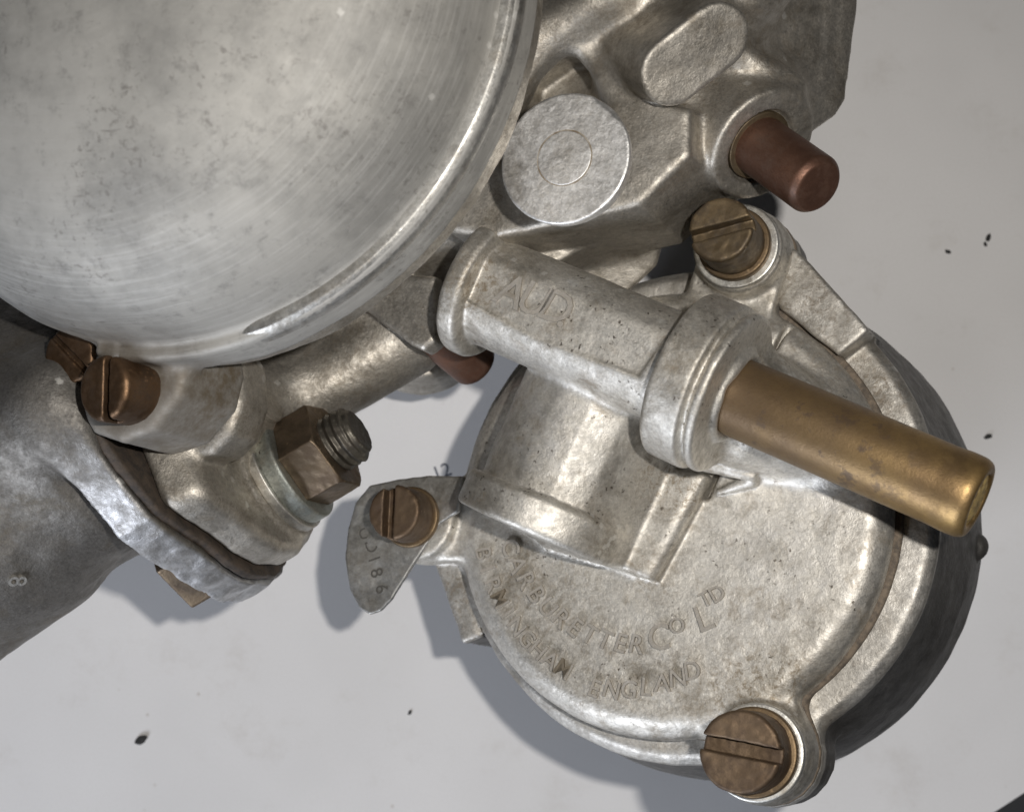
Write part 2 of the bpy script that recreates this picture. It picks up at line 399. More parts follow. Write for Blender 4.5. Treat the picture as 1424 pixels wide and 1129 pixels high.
# arm with its two collars
A = lambda p: arm(p)
F.add(rod(A(662), A(1000), 7.35, .4), 1.3)
# flat panel for the part number on the arm
pn = unit(n + .08 * np.cross(ad, n)); PAN = Frame(A(790) + pn * 6.45, pn, ad)
pan = PAN.poly([(620, 400), (640, 356), (756, 392), (915, 440), (931, 462), (890, 522), (742, 468)], 0)
F.cut(extrude(PAN, pan, 0, 6, .2), .5)
F.add(rod(A(660), A(686), 9.5, .8), .4)
F.add(rod(A(948), A(1002), 11.1, .7), .5)
F.add(rod(A(1003), A(1019), 10.7, .5))
F.cut(revolve(Frame(A(1002.5), ad), [(9.4, -.35), (12.5, -.55), (12.5, .55), (9.4, .35)][::1] ) if False else (lambda P, fr=Frame(A(1003), ad): np.maximum(np.abs(fr.loc(P)[2]) - .42, 10.1 - np.hypot(*fr.loc(P)[:2])), A(1003) - 13, A(1003) + 13), .4)
F.add(capsule(A(1020) - n * 10.5, A(1105) - n * 15.5, 8.2, 6.0), 2.2)
F.add(capsule(LID.px(985, 640, 3), LID.px(1046, 662, 2.2), 1.6, .7), .4); F.add(capsule(LID.px(1046, 668, .6), LID.px(1000, 684, .4), 1.0, .4), .3)
F.cut(rod(A(1000), A(1420), 5.05, 0))
TJ = Frame(A(1021), ad); F.add((lambda P: np.hypot(np.hypot(*TJ.loc(P)[:2]) - 5.5, TJ.loc(P)[2]) - .75, TJ.o - 8, TJ.o + 8), .6); F.rough(.7, 2.2, TJ.o, 5)
F.rough(.05, 2.1).rough(.06, 9.)
rust = [(LID.px(925, 668, 5), 4.5, 1.), (LID.px(958, 690, 3.5), 3.5, 1.), (LID.px(800, 725, 9), 4, .9), (LID.px(905, 800, 1), 3.5, .8), (LID.px(760, 800, 0), 9, .55), (A(1016) - n * 7, 4, .7), (A(980) + n * 9, 5, .5), (LID.px(1150, 520, 0), 6, .6), (LID.px(1040, 960, 0), 6, .9), (LID.px(1090, 950, 0), 5, .9),
        (A(690) + n * 6, 5, .9), (A(655) + n * 6, 4, .7), (LID.px(1110, 430, 0), 5, .6), (LID.px(1130, 480, 0), 4, .6), (LID.px(720, 405, 18), 5, .7)]
lid_M = cast_metal('lid_casting', (.66, .635, .585), (.42, .40, .36), (.17, .125, .07), .60, rough=.45, pits=1.2, grain=1.0, spots=rust, seed=1, pitzones=[(A(800) + n * 6.5, 4.5), (A(840) + n * 6.5, 4.5), (A(875) + n * 6.5, 3.5)], worn=[(LID.px(1090, 800, 0), 11, .5), (LID.px(1150, 640, 0), 8, .5), (LID.px(760, 600, 12), 9, .6), (LID.px(690, 710, 8), 6, .6)])
def letter_band(M, c, r0, r1, a0, a1, amt):
    x, y = M.dot(c, LID.u), M.dot(c, LID.v); r = M.math('SQRT', M.math('ADD', M.math('MULTIPLY', x, x), M.math('MULTIPLY', y, y)))
    k = M.math('MULTIPLY', M.ramp(r, (r0 - .6) * .001, (r0 + .6) * .001), M.ramp(r, (r1 - .6) * .001, (r1 + .6) * .001, 1, 0))
    hgt = M.dot(c, n); k = M.math('MULTIPLY', k, M.ramp(hgt, .0004, .0009, 1, 0)); k = M.math('MULTIPLY', k, M.ramp(M.dot(c, V(1, 0, 0)), .004, .012, 1, 0)); k = M.math('MULTIPLY', k, M.ramp(M.dot(c, V(0, 1, 0)), -.006, 0, 1, 0))
    f = M.math('MULTIPLY', k, M.ramp(M.noise(.8, 7, .8, dist=.4), .44, .68, 0, amt))
    src = M.b.inputs['Base Color'].links[0].from_socket; M.link(M.mix(f, src, (.17, .13, .08)), M.b.inputs['Base Color'])
letter_band(lid_M, LID.o, 18.6, 27.6, 0, 0, .5)
lid = field_object('float_chamber_lid', F, lid_M.m, root)
# raised lettering on the lid
letter_m = cast_metal('lid_lettering', (.20, .165, .12), (.12, .098, .07), (.085, .062, .038), .6, metallic=.35, rough=.5, pits=.3, grain=1.6, seed=5, edge=.25).m
def ang_of(px, py): u_, v_ = lid_uv(LID.px(px, py, 0)); return math.atan2(v_, u_), math.hypot(u_, v_)
def arc(items, rad):
    out = []
    for ch, px, py, size in items:
        a, rr = ang_of(px, py)
        def place(x, y, h, a=a, rr=rr):
            r = rr - y; t = a + x / rr; return LID.pt(r * math.cos(t), r * math.sin(t), h + .05)
        out.append((ch, size, place))
    return out
def spread(word, px0, px1, size, rad=None):
    a0, r0 = ang_of(*px0); a1, r1 = ang_of(*px1); o = []
    while a1 < a0: a1 += 2 * math.pi
    for i, ch in enumerate(word):
        t = i / (len(word) - 1); a = a0 + (a1 - a0) * t; rr = r0 + (r1 - r0) * t if rad is None else rad
        if ch == ' ': continue
        def place(x, y, h, a=a, rr=rr):
            r = rr - y; q = a + x / rr; return LID.pt(r * math.cos(q), r * math.sin(q), h + .05)
        o.append((ch, size, place))
    return o
lt = (spread('BIRMINGHAM', (664, 772), (779, 940), 3.3) + spread('ENGLAND', (824, 968), (966, 944), 3.4) + spread('CARBURETTER', (701, 764), (884, 908), 3.6)
      + arc([('C', 917, 903, 5.0), ('O', 944, 880, 3.0), ('L', 985, 876, 5.0), ('T', 986, 842, 2.8), ('D', 1004, 834, 3.0)], 0))
emboss('lettering', lt, letter_m, lid, .50)
def on_panel(px, py, size):
    o0 = PAN.px(px, py, 0)
    ty = unit(np.cross(pn, ad))
    def place(x, y, h): return o0 + ad * (x + y * .15) + ty * y + pn * (h + .02)
    return place
it = [(ch, 6.0, on_panel(px, py, 0)) for ch, px, py in (('A', 703, 425), ('U', 734, 436), ('D', 765, 447), ('.', 779, 454))]
emboss('part_number_lettering', it, letter_m, lid, .45)

# --- gasket and bowl
def layer(fr, r, grow, h0, h1, rr):
    o = [cyl(fr, r, h0, h1, rr)]
    for sp, er in ((S_TOP, 6.4), (S_BOT, 6.6), (S_TAG, 5.4)):
        u0, v0 = (sp - fr.o) @ fr.u, (sp - fr.o) @ fr.v
        o.append(extrude(fr, stadium(u0 * .7, v0 * .7, u0, v0, er + grow), h0, h1, rr))
    return o
G = Field((-26, -56, 16), (62, 32, 82), .33)
for k_, p_ in enumerate(layer(Frame((LID.o + BOWL.o) / 2, n, b), 30.6, .3, -5.7, -4.5, .25)): G.add(p_, 2.0 if k_ else 0)
gk = Mat('gasket_fibre'); gk.set(Base_Color=gk.mix(gk.ramp(gk.noise(.9, 5, .7), .35, .7), (.19, .15, .11), (.075, .062, .05)), Roughness=.8); gk.bump(gk.noise(3, 3), .4, .15)
field_object('float_chamber_gasket', G, gk.m, root)
B = Field((-30, -60, 0), (70, 36, 82), .4)
B.add(revolve(BOWL, rounded([(0, -5.8), (33.0, -5.8), (34.3, -7.2), (34.2, -8.4), (34.6, -12), (36.2, -24), (36.4, -32), (31.5, -40), (20, -44.5), (0, -45)], .5)))
for sp, er, dep in ((S_TOP, 6.6, -13), (S_BOT, 7.0, -15), (S_TAG, 5.6, -12)):
    u0, v0 = (sp - BOWL.o) @ BOWL.u, (sp - BOWL.o) @ BOWL.v
    B.add(extrude(BOWL, stadium(u0 * .7, v0 * .7, u0, v0, er), dep, -5.8, .8), 2.0)
bar = BOWL.poly([(1060, 330), (1112, 352), (1212, 462), (1168, 496), (1086, 430)], -3.5)
B.add(extrude(BOWL, bar, -14, -2.2, .4), .3)
rib = BOWL.poly([(598, 770), (634, 765), (668, 884), (642, 894)], -7)
B.add(extrude(BOWL, rib, -20, -7, .5), .6)
B.add(capsule(BOWL.px(1325, 778, -28), BOWL.px(1354, 760, -28), 1.9))
B.rough(.10, 2.4).rough(.2, 10)
bowl_M = cast_metal('bowl_casting', (.58, .56, .52), (.38, .365, .34), (.16, .125, .085), .5, rough=.45, pits=.7, grain=1.1, seed=2,
                    spots=[(BOWL.px(1130, 420, -3), 8, .8), (BOWL.px(1215, 540, -6), 5, .9), (BOWL.px(640, 830, -7), 8, .8)])
wall = bowl_M.math('MULTIPLY', bowl_M.ramp(bowl_M.dot(BOWL.o, n), -.0084, -.0076, 1, 0), .86)   # base colour turns darker below the ledge
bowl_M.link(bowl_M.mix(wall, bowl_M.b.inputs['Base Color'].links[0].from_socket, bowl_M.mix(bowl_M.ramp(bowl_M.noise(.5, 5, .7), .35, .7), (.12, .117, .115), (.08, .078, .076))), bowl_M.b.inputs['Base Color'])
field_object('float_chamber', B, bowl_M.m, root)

# --- brass inlet pipe
def brass(name, light, dark, brown, amt, rough, seed=0, spots=(), metallic=.85, bright=()):
    M = Mat(name); off = M.node('ShaderNodeVectorMath', operation='ADD'); M.link(M.pos, off.inputs[0]); off.inputs[1].default_value = (seed * .31, seed * .17, 0); p = off.outputs[0]
    c = M.mix(M.ramp(M.noise(.13, 4, .6, p), .35, .65), light, dark)
    st = M.math('MULTIPLY', M.ramp(M.noise(.35, 6, .72, p), .42, .66), amt, True)
    for q, r, a in spots: st = M.math('MAXIMUM', st, M.math('MULTIPLY', M.spot(q, r, .8), a))
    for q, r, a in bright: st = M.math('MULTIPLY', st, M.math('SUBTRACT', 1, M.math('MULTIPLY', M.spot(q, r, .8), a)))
    c = M.mix(st, c, brown); c = M.mix(M.ramp(M.noise(3.5, 3, .7, p), .55, .8, 0, .35), c, (.05, .035, .02))
    e = M.ramp(M.geo.outputs['Pointiness'], .53, .64, 0, .55); c = M.mix(e, c, [min(1, x * 1.7) for x in light])
    M.set(Base_Color=c, Metallic=M.math('SUBTRACT', metallic, M.math('MULTIPLY', st, .45)), Roughness=M.math('ADD', rough, M.math('MULTIPLY', M.noise(1.4, 4, .7, p), .22)))
    M.bump(M.noise(3.0, 4, .7, p), .30, .10); M.bump(M.noise(.8, 4, .65, p), .16, .25); return M.m
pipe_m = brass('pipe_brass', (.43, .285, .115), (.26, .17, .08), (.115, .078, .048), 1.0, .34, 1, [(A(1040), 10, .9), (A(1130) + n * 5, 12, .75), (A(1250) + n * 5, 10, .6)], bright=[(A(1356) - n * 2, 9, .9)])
P0 = Frame(A(1000), ad); Lp = np.linalg.norm(A(1362) - A(1000))
prof = rounded([(3.2, 4), (3.2, Lp - .6), (3.5, Lp), (4.6, Lp), (5.1, Lp - .9), (5.18, Lp - 2.6), (5.05, Lp - 4.6), (5.05, 0), (3.2, 0), (3.2, 4)], .7, 5)
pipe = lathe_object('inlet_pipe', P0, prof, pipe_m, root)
M = Mat('pipe_residue'); M.set(Base_Color=M.mix(M.ramp(M.noise(1.2, 4, .7), .4, .62), (.60, .44, .17), (.30, .21, .09)), Roughness=.7, Metallic=.2); M.bump(M.noise(1.6, 4), .5, .3)
lathe_object('pipe_bore_deposit', P0, [(0, Lp - .25), (2.4, Lp - .1), (3.5, Lp - .45), (3.45, Lp - 2.5), (0, Lp - 2.5), (0, Lp - .25)], M.m, pipe)

# --- slotted screws
def screw(name, base, axis, rad, seat, top, slot_px, mat, washer=None, wm=None, slot_w=1.5, slot_d=1.9, step=0, label=None, rnd=.55):
    fr = Frame(base, axis); lo, hi = box_of([fr.pt(a * rad * 1.3, c * rad * 1.3, h) for a in (-1, 1) for c in (-1, 1) for h in (seat - 3, top)], 1.0)
    F = Field(lo, hi, .15); F.add(cyl(fr, rad, seat, top, rnd))
    if step: F.add(cyl(fr, rad * 1.12, seat - .2, seat + step, .3), .3)
    F.add(cyl(fr, rad * .5, seat - 3, seat + 1, .2))
    tp = fr.shift(top); d = unit(tp.px(*slot_px[1]) - tp.px(*slot_px[0])); s = np.cross(axis, d); so = ((tp.px(*slot_px[0]) + tp.px(*slot_px[1])) / 2 - tp.o) @ s
    SF = Frame(tp.o + s * so, axis, d)
    F.cut(extrude(SF, [(-9, -slot_w / 2), (9, -slot_w / 2), (9, slot_w / 2), (-9, slot_w / 2)], -slot_d, 3), .35)
    F.rough(.06, .8).rough(.08, 2.5)
    o = field_object(name, F, mat, root)
    if label: o['label'] = label
    for r, h0, h1, mt in (washer or ()): lathe_object('washer', fr, rounded([(rad * .5, h0), (rad * .5, h1), (r, h1), (r, h0), (rad * .5, h0)], .35), mt, o)
    return o
old_brass = brass('screw_brass', (.22, .165, .10), (.145, .108, .065), (.07, .052, .034), .9, .42, 3)
rust_brass = brass('screw_rust', (.19, .135, .088), (.13, .088, .056), (.075, .048, .03), .95, .46, 6)
washer_m = cast_metal('washer_metal', (.66, .65, .62), (.45, .44, .40), (.25, .19, .11), .5, rough=.36, pits=.2, grain=.6, seed=3).m
brown_washer = brass('washer_brown', (.22, .155, .09), (.15, .105, .06), (.08, .056, .034), .8, .42, 9)
screw('lid_screw', S_TOP, n, 4.35, 4.0, 11.5, ((960, 330), (1042, 308)), old_brass, [(5.9, 2.1, 3.3, washer_m), (5.0, 3.2, 4.6, brown_washer)])
screw('lid_screw', S_BOT, n, 5.15, 4.0, 11.0, ((985, 1032), (1085, 1052)), rust_brass, [(6.3, 1.2, 2.6, washer_m), (5.75, 2.5, 4.3, brown_washer)], slot_w=1.9)
screw('lid_screw', S_TAG, n, 3.8, 2.4, 8.0, ((541, 680), (538, 748)), rust_brass, [(4.3, 1.7, 2.7, brown_washer)], slot_w=1.6)

# --- stamped tag under the third screw
TG = LID.shift(1.0); tp_ = TG.poly([(648, 664), (600, 663), (556, 668), (517, 676), (497, 700), (486, 738), (483, 775), (490, 820), (503, 845), (517, 855), (533, 850), (548, 834), (572, 794), (598, 756), (616, 728), (640, 712)])
T = Field(*box_of([TG.pt(x, y, h) for x, y in tp_ for h in (0, 1)], 1.2), .2)
T.add(extrude(TG, tp_, 0, .85, .18)); T.rough(.05, 1.0).rough(.15, 6)
tag_m = cast_metal('tag_metal', (.46, .455, .44), (.30, .30, .29), (.2, .16, .1), .35, rough=.36, pits=.3, grain=.5, seed=8).m
tg = field_object('identification_tag', T, tag_m, root)
M = Mat('stamped_groove'); M.set(Base_Color=(.10, .095, .085), Roughness=.6, Metallic=.5)
def on_tag(px, py):
    o0 = TG.px(px, py, .85); rd = unit(TG.px(527, 832, .85) - TG.px(503, 735, .85)); up = np.cross(n, rd)
    return lambda x, y, h: o0 + rd * x + up * y + n * (h * .2 + .02)
emboss('stamped_number', [(ch, 2.7, on_tag(px, py)) for ch, px, py in (('U', 500, 744), ('D', 509, 762), ('1', 513, 780), ('8', 516, 799), ('6', 523, 821))], M.m, tg, .1)

# --- suction chamber
S = Field((-86, -8, 44), (14, 62, 112), .4)
dome = [(0, 28.)] + [(42.7 * math.cos(t) ** .86, .8 + 26. * math.sin(t) ** .95) for t in np.linspace(R_(86), R_(4), 24)]
S.add(revolve(DASH, [(0, -6.4)] + [(44.9, -6.4), (45.0, -5.6), (45.0, -.7), (44.7, -.05), (44.3, .12), (43.4, .1), (42.9, .8)] + dome[::-1][0:] ))
S.cut((lambda P: np.maximum(np.maximum(43.2 - np.hypot(*DASH.loc(P)[:2]), DASH.loc(P)[2] - 1.4), P[..., 0] - DASH.px(135, 470)[0]), V(-90, -10, 30), V(-40, 64, 100)), .4)
LUG = Frame(at(215, 560, 68), unit(V(-.40, .15, .90)), b)
lug = LUG.poly([(140, 425), (250, 430), (262, 500), (250, 550), (212, 598), (165, 616), (125, 602), (104, 560), (104, 500)], 5)
S.add(extrude(LUG, lug, -8.5, 5, 1.3), 1.4)
S.rough(.05, 1.6, LUG.o, 25).rough(.12, 7)
# machined skin with concentric polishing lines
M = Mat('suction_chamber_metal'); x, y, h = M.dot(DASH.o, DASH.u), M.dot(DASH.o, DASH.v), M.dot(DASH.o, n)
rr = M.math('SQRT', M.math('ADD', M.math('MULTIPLY', x, x), M.math('MULTIPLY', y, y))); an = M.math('ARCTAN2', y, x)
pv_ = M.vec(rr, M.math('MULTIPLY', an, .0016), h)
lines = M.noise(2.4, 4, .7, pv_)
cb = M.mix(M.ramp(M.noise(.055, 6, .66), .36, .66), (.385, .375, .35), (.255, .25, .235))
cb = M.mix(M.ramp(M.noise(.34, 7, .78), .52, .70, 0, .6), cb, (.17, .165, .155))
patch = M.math('MULTIPLY', M.ramp(M.noise(.05, 3, .6), .46, .62), M.ramp(M.noise(1.0, 5, .75, dist=.5), .54, .64))
cb = M.mix(M.math('MULTIPLY', patch, .55), cb, (.12, .11, .10))
outer = M.ramp(rr, .026, .042, .12, 1); cb = M.mix(M.math('MULTIPLY', M.ramp(lines, .45, .72), M.math('MULTIPLY', outer, .20)), cb, (.75, .74, .72))
wv = M.node('ShaderNodeMapping'); M.link(M.pos, wv.inputs[0]); wv.inputs['Rotation'].default_value = (0, 0, R_(32)); wv.inputs['Scale'].default_value = (.12, 1, .4)
cb = M.mix(M.ramp(M.noise(.85, 4, .7, wv.outputs[0]), .66, .74, 0, .6), cb, (.15, .14, .13))
gl = M.math('MULTIPLY', M.spot(LUG.px(272, 515, -4), 7, .9), M.ramp(M.noise(.6, 6, .7), .38, .68, 0, .9))
cb = M.mix(M.math('MULTIPLY', M.spot(LUG.px(200, 505, 0), 14, .6), M.ramp(M.noise(.3, 5, .7), .3, .7, .55, .95)), cb, (.135, .11, .082)); cb = M.mix(gl, cb, (.12, .085, .04))
cb = M.mix(M.ramp(M.geo.outputs['Pointiness'], .54, .62, 0, .4), cb, (.72, .71, .68))
M.set(Base_Color=cb, Metallic=.38, Roughness=M.math("ADD", .56, M.math('MULTIPLY', M.noise(.6, 5, .7), .20)))
M.bump(M.math('MULTIPLY', lines, outer), .12, .10); M.bump(M.noise(3.5, 3, .7), .14, .08); M.bump(M.noise(.45, 4, .6), .12, .30); dash_m = M.m
suction = field_object('suction_chamber', S, dash_m, root)
ua, va = [[(DASH.px(*q) - DASH.o) @ e for e in (DASH.u, DASH.v)] for q in ((252, 489), (790, -120))]
a0, a1 = math.atan2(ua[1], ua[0]), math.atan2(va[1], va[0]); a1 += 2 * math.pi * (a1 < a0)
rim_M = cast_metal('rim_metal', (.56, .55, .525), (.34, .335, .315), (.25, .2, .14), .3, rough=.36, pits=.5, grain=.7, seed=14, edge=.3)
lathe_object('rim', DASH, [(42.3, -1), (42.5, .30), (42.75, .55), (44.1, .52), (44.35, .40), (45.05, -.75), (45.2, -1.1), (45.2, -2.0), (44.6, -2.2), (42.3, -1)], rim_M.m, suction, 160, (a0, a1))
suction['label'] = 'large polished round suction chamber with scuffed surface'
SA = Frame(LUG.o, unit(V(-.56, .06, .83))); LS = LUG.px(141, 540, 10) - SA.w * 8.0
dark_screw = brass('screw_dark', (.15, .09, .05), (.09, .055, .032), (.05, .033, .022), .8, .36, 12)
screw('chamber_screw', LS, SA.w, 4.15, .5, 8.0, ((148, 500), (146, 575)), dark_screw, None, slot_w=1.0, slot_d=2.6, rnd=.9)

# --- main body: bore along b with its flanges, bosses and ribs
BORE0 = at(587, 212, 26)
body_lo, body_hi = (-62, -24, 2), (58, 64, 82)
K = Field(body_lo, body_hi, .45)
bf = Frame(BORE0, b, n)
K.add(cyl(bf, 24., -30, 40, 2))
# collar below the suction chamber
K.add(cyl(DASH, 43.6, -12, -6.2, 1.2), 2)
K.add(cyl(DASH, 33, -24, -8, 3), 4)
# second lug under the chamber lug
lug2 = LUG.poly([(150, 440), (300, 450), (336, 500), (340, 560), (326, 606), (300, 632), (262, 642), (215, 632), (160, 590)], -9)
K.add(extrude(LUG, lug2, -16, -8.3, 1.6), 1.0)
# flange boss with the stud
NB = Frame(at(400, 657, 43), b, n)
FLH = -8.2                                               # gasket plane along the stud
def flange(grow):
    return [(p[0] + (p[0] - 15) * grow / 22, -(p[1] - 1.3) - (p[1] - 12) * grow / 22) for p in
            ((-10.2, 1), (-9.8, -4), (-7, -8), (-2, -10.6), (5, -11.2), (10, -10.0), (15, -7.6), (20, -6.0), (24.5, -4.0), (28, -.2), (31, 3.8), (33.5, 8), (33, 15), (26, 26), (10, 32), (-4, 20), (-8.6, 8))]
K.add(cutplane(extrude(NB, flange(-1.0), FLH, -2.4, 1.8), NB.pt(22, 0, -3), unit(NB.u + .42 * b), 1.5), 1.5)
K.add(cyl(NB, 9.2, -4, -1.6, .7), .8)
K.add(capsule(at(330, 560, 34), NB.pt(6, -10, -5), 10, 9), 4)
# centre part behind the copper pipe
K.add(capsule(at(560, 470, 36), at(400, 560, 36), 6, 6), 5)
tabp = Frame(at(570, 440, 46), n, b)
K.add(extrude(tabp, tabp.poly([(490, 420), (560, 380), (606, 385), (608, 440), (604, 474), (588, 486), (570, 478), (530, 448)]), -4, 0, .6), .5)
K.add(rod(at(585, 440, 24), at(585, 470, 14), 9.5, 1))
# upper right: plateau, pocket, ribs
PL = Frame(at(800, 150, 58), n, b)
K.add(extrude(PL, PL.poly([(640, -40), (880, -40), (866, 30), (905, 140), (960, 150), (960, 215), (890, 285), (690, 330), (620, 320)]), -20, 0, 1.0), 2)
K.cut(extrude(PL, PL.poly([(722, 95), (768, 62), (788, 62), (812, 95), (842, 150), (850, 210), (700, 220)]), -9, 3, .6), 1.6)
K.add(capsule(PL.px(690, 150, 0), PL.px(750, 55, 0), 3.2, 3.2), 3)
K.add(capsule(PL.px(745, 55, .5), PL.px(850, -10, 2), 3, 3), 3)
Q = unit(V(.50, -.52, .69))
OV = Frame(at(966, 78, 68), unit(V(.30, -.34, .89)), V(.8, .6, 0))
s0, s1 = OV.poly([(936, 102), (1000, 52)])
K.add(extrude(OV, stadium(*s0, *s1, 4.4), -22, 0, .5), 1.2)
K.add(capsule(at(905, -10, 52), at(915, 90, 50), 9, 6), 3)
K.add(capsule(at(1010, -20, 56), at(1000, 60, 52), 9, 6), 3)
K.add(capsule(at(900, 190, 48), at(1020, 190, 50), 9, 8), 5)
# plunger boss
PB = Frame(at(1062, 204, 58), Q)
K.add(cyl(PB, 8.0, -22, 0, .6), 1.5)
K.cut(cyl(PB, 5.2, -1.2, 4, 0), .2)
# right flange
RF = Frame(at(1110, 90, 50), unit(V(.55, -.10, .83)), b)
K.add(extrude(RF, RF.poly([(985, -60), (1200, -60), (1196, 20), (1180, 140), (1166, 162), (1126, 190), (1080, 180), (1010, 120)]), -9, 0, .8), 2)
K.add(capsule(at(975, 45, 61), at(1102, 118, 57), 1.6, 1.6), 2.5)
K.add(capsule(at(960, 150, 50), at(1040, 150, 50), 8, 8), 3)
# bracket towards the float chamber
BR = Frame(at(860, 330, 44), unit(V(.05, -.35, .93)), b)
K.add(extrude(BR, BR.poly([(700, 300), (893, 290), (922, 345), (916, 372), (860, 420), (700, 420)]), -14, 0, .8), 1.5)
BR2 = Frame(at(860, 330, 50), unit(V(-.1, .25, .96)), b)
K.add(extrude(BR2, BR2.poly([(690, 300), (893, 288), (900, 312), (800, 352), (760, 372), (690, 380)]), -14, 0, .8), .6)
K.rough(.10, 2.2).rough(.25, 10)
body_M = cast_metal('body_casting', (.50, .47, .42), (.26, .24, .208), (.13, .10, .065), .6, rough=.42, pits=.5, grain=1.15, seed=4,
                    spots=[(at(945, 170, 56), 7, 1.), (at(1000, 110, 58), 4, .9), (at(1075, 60, 58), 9, .7), (at(960, 215, 52), 6, .8), (at(880, 30, 58), 6, .6), (at(735, 130, 56), 6, .7), (at(400, 600, 44), 7, .6), (at(300, 680, 44), 6, .7), (at(480, 510, 40), 7, .6), (at(1015, 110, 58), 5, .5), (at(600, 470, 50), 6, .6), (at(990, 20, 60), 5, .7), (at(735, 60, 58), 5, .6)])
body = field_object('carburetter_body', K, body_M.m, root)

# --- bright round boss cap
DC = Frame(at(785, 220, 71), n, b)
cap_m = cast_metal('cap_metal', (.86, .85, .83), (.66, .65, .63), (.4, .34, .24), .25, rough=.38, pits=.15, grain=1.1, seed=7, dark_amt=.8, edge=.12).m
Dd = Field(*box_of([DC.pt(a * 9, c * 9, h) for a in (-1, 1) for c in (-1, 1) for h in (-16, 1)], 1), .17)
Dd.add(revolve(DC, rounded([(0, -15), (3.4, -15), (3.4, -3.2), (8.2, -2.2), (8.5, -.2), (8.3, 0), (0, 0)], .3)))
Dd.cut(capsule(DC.px(838, 130, .6), DC.px(875, 162, .6), 1.3, 1.3), .3)
Dd.rough(.025, .9).rough(.04, 4)
cap = field_object('round_boss_cap', Dd, cap_m, root)
lathe_object('centre_plug', DC, rounded([(0, .10), (3.42, .10), (3.5, .02), (3.5, -1), (0, -1)], .05), cap_m, cap)
M = Mat('seam_dirt'); M.set(Base_Color=M.mix(M.ramp(M.noise(.6, 5, .7), .35, .65), (.16, .12, .075), (.36, .33, .28)), Roughness=.8)
lathe_object('plug_seam', DC, [(3.48, -.5), (3.48, .055), (3.66, .045), (3.66, -.5)], M.m, cap)
# --- brown plunger pin
cop_m = brass('pin_copper', (.17, .088, .058), (.12, .062, .042), (.08, .048, .035), .7, .36, 15, metallic=.7)
pin_l = 12.6; PP = Frame(at(1056, 202, 58), Q)
pin = lathe_object('plunger_pin', PP, rounded([(0, pin_l), (3.35, pin_l), (4.0, pin_l - .9), (4.0, -6), (0, -6)], .35), cop_m, root)
lathe_object('brass_collar', PP, rounded([(4.0, .2), (4.75, .2), (4.75, -2), (4.0, -2), (4.0, .2)], .2), old_brass, pin)
# --- copper pipe under the arm
cp0, cp1 = at(600, 455, 40), at(668, 512, 34)
lathe_object('overflow_pipe', Frame(cp0, cp1 - cp0), rounded([(0, -4), (3.6, -4), (3.6, 9.6), (2.6, 10.6), (0, 10.6)], .8), cop_m, root)

# --- stud, nut and washers on the flange
steel_m = brass('stud_steel', (.17, .16, .135), (.11, .10, .085), (.06, .05, .04), .7, .36, 20)
nut_m = brass('nut_rust', (.20, .15, .10), (.13, .10, .07), (.085, .058, .038), .75, .36, 23)
zinc_m = cast_metal('spring_washer_metal', (.40, .42, .39), (.20, .215, .20), (.16, .13, .08), .5, rough=.40, pits=1.5, grain=1.2, seed=11).m
lathe_object('plain_washer', NB, rounded([(3.6, -1.7), (3.6, -.2), (8.5, -.2), (8.5, -1.7), (3.6, -1.7)], .3), washer_m, root)
lathe_object('spring_washer', NB, rounded([(3.6, -.3), (3.6, 2.3), (8.0, 2.3), (8.0, -.3), (3.6, -.3)], .5), zinc_m, root)
NUT = Frame(NB.o, b, unit(V(.3, .9, .1)))
hexa = lambda r: [(r * math.cos(math.pi / 3 * i + .35), r * math.sin(math.pi / 3 * i + .35)) for i in range(6)]
X = Field(*box_of([NUT.pt(a * 9, c * 9, h) for a in (-1, 1) for c in (-1, 1) for h in (1, 10)], 1), .18)
X.add(extrude(NUT, hexa(7.0), 2.2, 8.0, .12))
fnc = revolve(NUT, [(0, 0), (6.9, 0), (8.0, 3.2), (8.0, 6.8), (6.1, 8.3), (0, 8.3)])
X.cut((fnc[0], X.lo, X.lo + X.h * X.n), 0, True); X.rough(.05, .8).rough(.08, 3)
field_object('hex_nut', X, nut_m, root)
Y = Field(*box_of([NB.pt(a * 4, c * 4, h) for a in (-1, 1) for c in (-1, 1) for h in (5, 16)], 1), .13)
def thread(P):
    x, y, w = NB.loc(P); ph = (w - np.arctan2(y, x) / (2 * np.pi) * 1.15) / 1.15; tri = np.abs((ph % 1) * 2 - 1)
    return comb((np.hypot(x, y) - (3.75 + .45 * tri)) * .75, np.maximum(4 - w, w - 11.4), .5)
Y.add((thread, *box_of([NB.pt(a * 4, c * 4, h) for a in (-1, 1) for c in (-1, 1) for h in (4, 11.4)], 0))); Y.add(cyl(NB, 3.3, 9, 12.2, .5), .3); Y.rough(.05, .7)
field_object('threaded_stud', Y, steel_m, root)
# --- flange of the elbow, fibre gasket, bolt head
E_ = Field((-84, -50, 4), (-14, 46, 80), .42)
E_.add(extrude(NB, flange(.6), FLH - 7.0, FLH - 1.3, .5))
EL = Frame(NB.pt(17, -14, FLH - 8), -b, n)                # axis of the elbow's barrel, running away from the flange
E_.add(revolve(EL, rounded([(0, -1), (17.5, -1), (18.0, 9), (20.6, 16), (21.5, 34), (21, 60), (0, 60)], 6)), .8)
E_.add(capsule(NB.pt(2, -4, FLH - 7), NB.pt(6, -8, FLH - 24), 7, 6), 3)
E_.add(capsule(NB.pt(30, -12, FLH - 6), NB.pt(24, -16, FLH - 26), 8, 10), 4)
E_.add(capsule(at(75, 575, 52), at(-30, 500, 44), 11, 12), 5)
E_.rough(.14, 2.4).rough(.35, 11).rough(.22, 1.8, NB.pt(10, 9, FLH - 5), 15).rough(.8, 7.5, NB.pt(10, 9, FLH - 5), 16)
